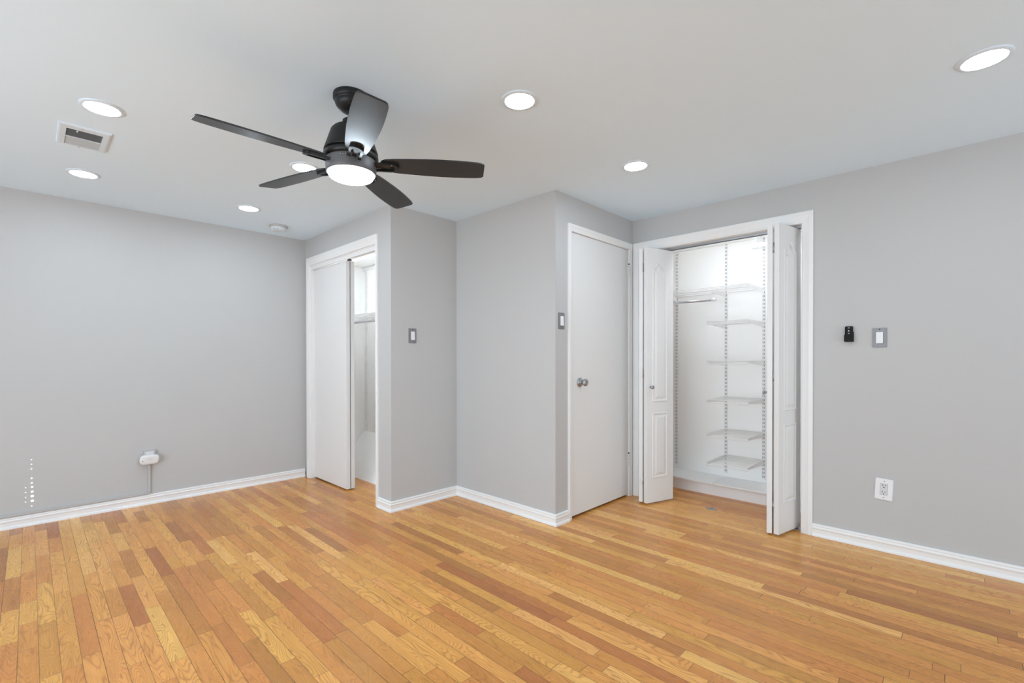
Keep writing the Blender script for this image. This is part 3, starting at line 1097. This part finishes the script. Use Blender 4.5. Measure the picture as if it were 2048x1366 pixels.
def super_oval(w_, h_, n=52, p=4.5):
    out = []
    for k in range(n):
        a = 2 * PI * k / n
        c, s = math.cos(a), math.sin(a)
        out.append((math.copysign(abs(c) ** (2 / p), c) * w_ / 2, math.copysign(abs(s) ** (2 / 2.6), s) * h_ / 2))
    return out


f = bmesh.new()
L = []
for sc_, zz in ((0.92, 0.0), (0.99, 0.004), (1.0, 0.012), (0.985, 0.020), (0.93, 0.026), (0.80, 0.0295), (0.5, 0.031)):
    L.append([f.verts.new((x * sc_, y * sc_, zz)) for x, y in super_oval(0.125, 0.077)])
for a, b in zip(L, L[1:]):
    for k in range(len(a)):
        q_ = f.faces.new((a[k], a[(k + 1) % len(a)], b[(k + 1) % len(a)], b[k]))
        q_.smooth = True
f.faces.new(L[0][::-1])
f.faces.new(L[-1])
obj('body', f, 'alarm', t, mat=WALLROT)
f = bmesh.new()
pts = [(0.002 + 0.0165 * math.cos(a), 0.008 + 0.007 * math.sin(a)) for a in [k * 2 * PI / 24 for k in range(24)]]
prism(f, pts, 0.0300, 0.0330, bev=0.001)
obj('test_button', f, 'device', t, mat=WALLROT)
f = bmesh.new()
for k, off in enumerate((0.0, -0.0052)):
    prism(f, [(-0.0475, -0.0070 + off), (-0.0320, -0.0015 + off), (-0.0320, 0.0012 + off), (-0.0475, -0.0043 + off)], 0.0262, 0.0302)
obj('sounder_slots', f, 'slot', t, mat=WALLROT)
f = bmesh.new()
prism(f, rrect(0.030, 0.0026, 0.0008, 3, cx=0.002, cy=-0.0175), 0.0290, 0.0303)
obj('printed_line', f, 'grey_print', t, mat=WALLROT)


# ------------------------------------------------------------------ ceiling fittings
def recessed_light():
    t = thing('recessed_light', 'x', 'ceiling light', (0, 0, H), 0, 'recessed ceiling lights')
    f = bmesh.new()
    lathe(f, [(0.0815, 0.0), (0.0815, -0.0025), (0.078, -0.0055), (0.070, -0.0075), (0.0655, -0.0075), (0.0630, -0.0050), (0.0630, 0.0)], 64)
    obj('trim_ring', f, 'fixture', t)
    f = bmesh.new()
    lathe(f, [(0.0628, -0.0045), (0.058, -0.0070), (0.045, -0.0085), (0.025, -0.0095), (0.0, -0.0098)], 48)
    o = obj('lens', f, 'lens', t)
    o['label'] = 'glowing white lens'
    return t


CANS = [(0.239, 2.849, 'lit recessed light on the room side of the ceiling vent'),
        (0.240, 3.939, 'lit recessed light between the ceiling vent and the left wall'),
        (1.160, 2.861, 'lit recessed light half hidden behind a ceiling fan blade'),
        (1.174, 3.937, 'lit recessed light nearest the smoke detector'),
        (1.529, 1.432, 'lit recessed light right of the ceiling fan, largest in full view'),
        (2.529, 1.419, 'lit recessed light in front of the flush door'),
        (2.566, -0.048, 'lit recessed light cut off by the right edge of the photo')]
c0 = recessed_light()
for k, (x, y, lab) in enumerate(CANS):
    if k == 0:
        c0.location = (x, y, H)
        c0['label'] = lab
    else:
        dup(c0, (x, y, H), lab)

# vent
VX0, VX1, VY0, VY1 = 0.103, 0.303, 3.147, 3.448
t = thing('ceiling_vent', 'white rectangular air register on the ceiling between two lights', 'air vent', ((VX0 + VX1) / 2, (VY0 + VY1) / 2, H))
hx, hy = (VX1 - VX0) / 2, (VY1 - VY0) / 2
ox0, ox1, oy0, oy1 = -0.069, 0.069, -0.100, 0.134
f = bmesh.new()
zt, zb = 0.0, -0.009
# frame: a bevelled rim around the opening
loops = [[(-hx, -hy, zt), (hx, -hy, zt), (hx, hy, zt), (-hx, hy, zt)],
         [(-hx + 0.003, -hy + 0.003, zb + 0.002), (hx - 0.003, -hy + 0.003, zb + 0.002), (hx - 0.003, hy - 0.003, zb + 0.002), (-hx + 0.003, hy - 0.003, zb + 0.002)],
         [(-hx + 0.010, -hy + 0.010, zb), (hx - 0.010, -hy + 0.010, zb), (hx - 0.010, hy - 0.010, zb), (-hx + 0.010, hy - 0.010, zb)],
         [(ox0, oy0, zb + 0.001), (ox1, oy0, zb + 0.001), (ox1, oy1, zb + 0.001), (ox0, oy1, zb + 0.001)],
         [(ox0, oy0, -0.0006), (ox1, oy0, -0.0006), (ox1, oy1, -0.0006), (ox0, oy1, -0.0006)]]
LV = [[f.verts.new(p) for p in lp] for lp in loops]
for a, b in zip(LV, LV[1:]):
    for k in range(4):
        f.faces.new((a[k], a[(k + 1) % 4], b[(k + 1) % 4], b[k]))
box(f, ox0, ox1, 0.0095, 0.0155, zb, -0.001)
obj('frame', f, 'fixture', t)
f = bmesh.new()
quad(f, [(ox0, oy0, -0.0005), (ox1, oy0, -0.0005), (ox1, oy1, -0.0005), (ox0, oy1, -0.0005)])  # flat dark sheet that paints the shade of the duct
obj('duct_shade', f, 'dark', t)
for half, ya, yb, lean in ((0, oy0, 0.0095, 1), (1, 0.0155, oy1, -1)):
    f = bmesh.new()
    n = 10
    for k in range(n):
        yc = ya + (yb - ya) * (k + 0.5) / n
        w_ = 0.0058 if half == 0 else 0.0062
        dz = 0.0036 if half == 0 else 0.0030
        ya_, yb_ = yc - w_ * lean * 0.5, yc + w_ * lean * 0.5
        z_hi, z_lo = -0.0012, -0.0012 - 2 * dz
        vs = [(ox0 + 0.001, ya_, z_lo), (ox1 - 0.001, ya_, z_lo), (ox1 - 0.001, yb_, z_hi), (ox0 + 0.001, yb_, z_hi)]
        nrm = 0.0004
        a = [f.verts.new(v) for v in vs]
        b = [f.verts.new((v[0], v[1] + nrm, v[2] + nrm)) for v in vs]
        f.faces.new(a)
        f.faces.new(b[::-1])
        for q_ in range(4):
            f.faces.new((a[q_], a[(q_ + 1) % 4], b[(q_ + 1) % 4], b[q_]))
    obj('louvers', f, 'wall_device' if half == 0 else 'louver', t)
for sy in (-hy + 0.022, hy - 0.008):
    f = bmesh.new()
    lathe(f, [(0, zb), (0.0035, zb), (0.003, zb - 0.001), (0, zb - 0.0014)], 14, mat=Matrix.Translation((-0.01, sy, 0)))
    obj('screw', f, 'grey_print', t)
f = bmesh.new()
box(f, -0.032, -0.026, oy0 - 0.004, oy0 + 0.016, zb - 0.004, zb - 0.001, bev=0.001)
obj('lever', f, 'fixture', t)

# smoke detector
t = thing('smoke_detector', 'round pale smoke detector on the ceiling near the left wall corner', 'smoke detector', (1.516, 4.285, H))
f = bmesh.new()
lathe(f, [(0.0, 0.0), (0.071, 0.0), (0.073, -0.003), (0.073, -0.010), (0.069, -0.014), (0.0, -0.014)], 56)
obj('base', f, 'wall_device', t)
f = bmesh.new()
lathe(f, [(0.062, -0.014), (0.063, -0.020), (0.061, -0.032), (0.055, -0.040), (0.040, -0.044), (0.0, -0.046)], 56)
obj('body', f, 'detector', t)
for ang in (R(212), R(238)):
    f = bmesh.new()
    mt = Matrix.Translation((0.055 * math.cos(ang), 0.055 * math.sin(ang), -0.036)) @ Matrix.Rotation(ang, 4, 'Z')
    box(f, -0.003, 0.0065, -0.006, 0.006, -0.003, 0.003)
    obj('vent_slot', f, 'grey_print', t, mat=mt)
f = bmesh.new()
lathe(f, [(0, -0.045), (0.012, -0.0445), (0.012, -0.0475), (0.009, -0.0485), (0, -0.0485)], 24)
obj('test_button', f, 'detector', t)

# ceiling fan
FX, FY = 0.9886, 1.938
fan = thing('ceiling_fan', 'black five-blade ceiling fan with a lit white lamp', 'ceiling fan', (FX, FY, H))


def zz(z):
    return z - H


f = bmesh.new()
lathe(f, [(0.0, 0.0), (0.0735, 0.0), (0.075, -0.004), (0.075, -0.022), (0.071, -0.027), (0.067, -0.029), (0.066, -0.034), (0.067, -0.038),
          (0.063, -0.048), (0.052, -0.062), (0.036, -0.072), (0.020, -0.076), (0.0, -0.076)], 64)
obj('canopy', f, 'fan_metal', fan)
f = bmesh.new()
tube(f, [(0, 0, -0.074), (0, 0, zz(2.140))], 0.0135, 20)
lathe(f, [(0.0, zz(2.196)), (0.026, zz(2.196)), (0.036, zz(2.188)), (0.037, zz(2.150)), (0.0, zz(2.150))], 36)
obj('downrod', f, 'fan_metal', fan)
f = bmesh.new()
lathe(f, [(0.0, zz(2.158)), (0.050, zz(2.157)), (0.074, zz(2.151)), (0.084, zz(2.140)), (0.090, zz(2.122)), (0.101, zz(2.088)), (0.110, zz(2.062)),
          (0.1135, zz(2.050)), (0.1125, zz(2.047)), (0.0, zz(2.047))], 72)
obj('motor_housing', f, 'fan_metal', fan)
f = bmesh.new()
lathe(f, [(0.0, zz(2.047)), (0.107, zz(2.047)), (0.107, zz(2.038)), (0.1145, zz(2.037)), (0.1155, zz(2.030)), (0.113, zz(2.018)), (0.106, zz(2.014)), (0.0, zz(2.014))], 72)
obj('blade_hub', f, 'fan_metal', fan)
f = bmesh.new()
lathe(f, [(0.0, zz(2.014)), (0.1050, zz(2.014)), (0.1065, zz(2.010)), (0.1065, zz(1.975)), (0.1055, zz(1.962)), (0.1030, zz(1.957)), (0.0955, zz(1.956)), (0.0955, zz(1.963)), (0.0, zz(1.963))], 72)
lk = obj('light_kit', f, 'kit_metal', fan)
f = bmesh.new()
lathe(f, [(0.0945, zz(1.960)), (0.0945, zz(1.949)), (0.092, zz(1.943)), (0.084, zz(1.9375)), (0.066, zz(1.933)), (0.038, zz(1.9305)), (0.0, zz(1.930))], 64)
o = obj('lamp_lens', f, 'fan_lens', fan)
o['label'] = 'glowing white lamp lens'
ca_ = math.atan2(-FY, -FX)
for da in (-0.10, 0.0, 0.10):
    f = bmesh.new()
    a = ca_ - 0.30 + da
    lathe(f, [(0, 0), (0.0022, 0), (0.0018, 0.0012), (0, 0.0014)], 10,
          mat=Matrix.Translation((0.1078 * math.cos(a), 0.1078 * math.sin(a), zz(2.001))) @ Matrix.Rotation(a, 4, 'Z') @ Matrix.Rotation(R(90), 4, 'Y'))
    obj('pin_mark', f, 'chrome', lk)

BR = 0.583
HW = [(0.125, 0.012), (0.128, 0.024), (0.136, 0.035), (0.150, 0.0425), (0.19, 0.048), (0.25, 0.053), (0.32, 0.0575), (0.39, 0.060), (0.45, 0.0600),
      (0.51, 0.0580), (0.55, 0.0555), (0.570, 0.0525), (0.5775, 0.0480), (BR, 0.040)]
ZBL = zz(1.999)
PH = (12.52716296 + PI) % (2 * PI)


def blade_mesh():
    f = bmesh.new()
    outline = [(r, -h) for r, h in HW] + [(r, h) for r, h in HW[::-1]]
    prism(f, outline, 0.0, 0.0065, bev=0.0012)
    return f


def iron_mesh():
    f = bmesh.new()
    # open loop arm under the blade root with a flat tongue inside it
    n = 10
    ins, out = [], []
    for s in (-1, 1):
        pass
    left = [(0.096, -0.030), (0.120, -0.0275), (0.150, -0.0285), (0.180, -0.0285)]
    arc = [(0.180 + 0.026 * math.sin(R(a)), -0.0285 * math.cos(R(a))) for a in range(15, 180, 15)]
    right = [(0.180, 0.0285), (0.150, 0.0285), (0.120, 0.0275), (0.096, 0.030)]
    o_ = left + arc + right
    left = [(0.096, -0.018), (0.120, -0.0165), (0.150, -0.0185), (0.178, -0.0185)]
    arc = [(0.178 + 0.012 * math.sin(R(a)), -0.0185 * math.cos(R(a))) for a in range(15, 180, 15)]
    right = [(0.178, 0.0185), (0.150, 0.0185), (0.120, 0.0165), (0.096, 0.018)]
    i_ = left + arc + right
    z0, z1 = -0.013, -0.0005
    V = [[f.verts.new((x, y, z)) for x, y in lp] for lp, z in ((o_, z0 + 0.002), (o_, z1), (i_, z1), (i_, z0))]
    m = len(o_)
    for a, b in ((0, 1), (1, 2), (2, 3), (3, 0)):
        for k in range(m - 1):
            f.faces.new((V[a][k], V[a][k + 1], V[b][k + 1], V[b][k]))
    for k in (0, m - 1):
        f.faces.new([V[j][k] for j in range(4)])
    # tongue
    box(f, 0.096, 0.170, -0.009, 0.009, -0.0055, -0.0006, bev=0.001)
    return f


bmesh_blade = None
for k in range(5):
    ang = PH + k * 2 * PI / 5
    if k == 0:
        b = obj('blade', blade_mesh(), 'blade', fan)
        ir = obj('blade_iron', iron_mesh(), 'fan_metal', b)
        parts = [ir]
        for yy in (-0.023, 0.023):
            f = bmesh.new()
            lathe(f, [(0, -0.0132), (0.0035, -0.0132), (0.003, -0.0145), (0, -0.015)], 12, mat=Matrix.Translation((0.176, yy, 0.002)))
            parts.append(obj('screw', f, 'chrome', b))
        first = b
    else:
        b = first.copy()
        COL.objects.link(b)
        b.parent = fan
        for p_ in parts:
            c = p_.copy()
            COL.objects.link(c)
            c.parent = b
    b.location = (0, 0, ZBL)
    b.rotation_euler = (Matrix.Rotation(ang, 3, 'Z') @ Matrix.Rotation(R(-12), 3, 'X')).to_euler()
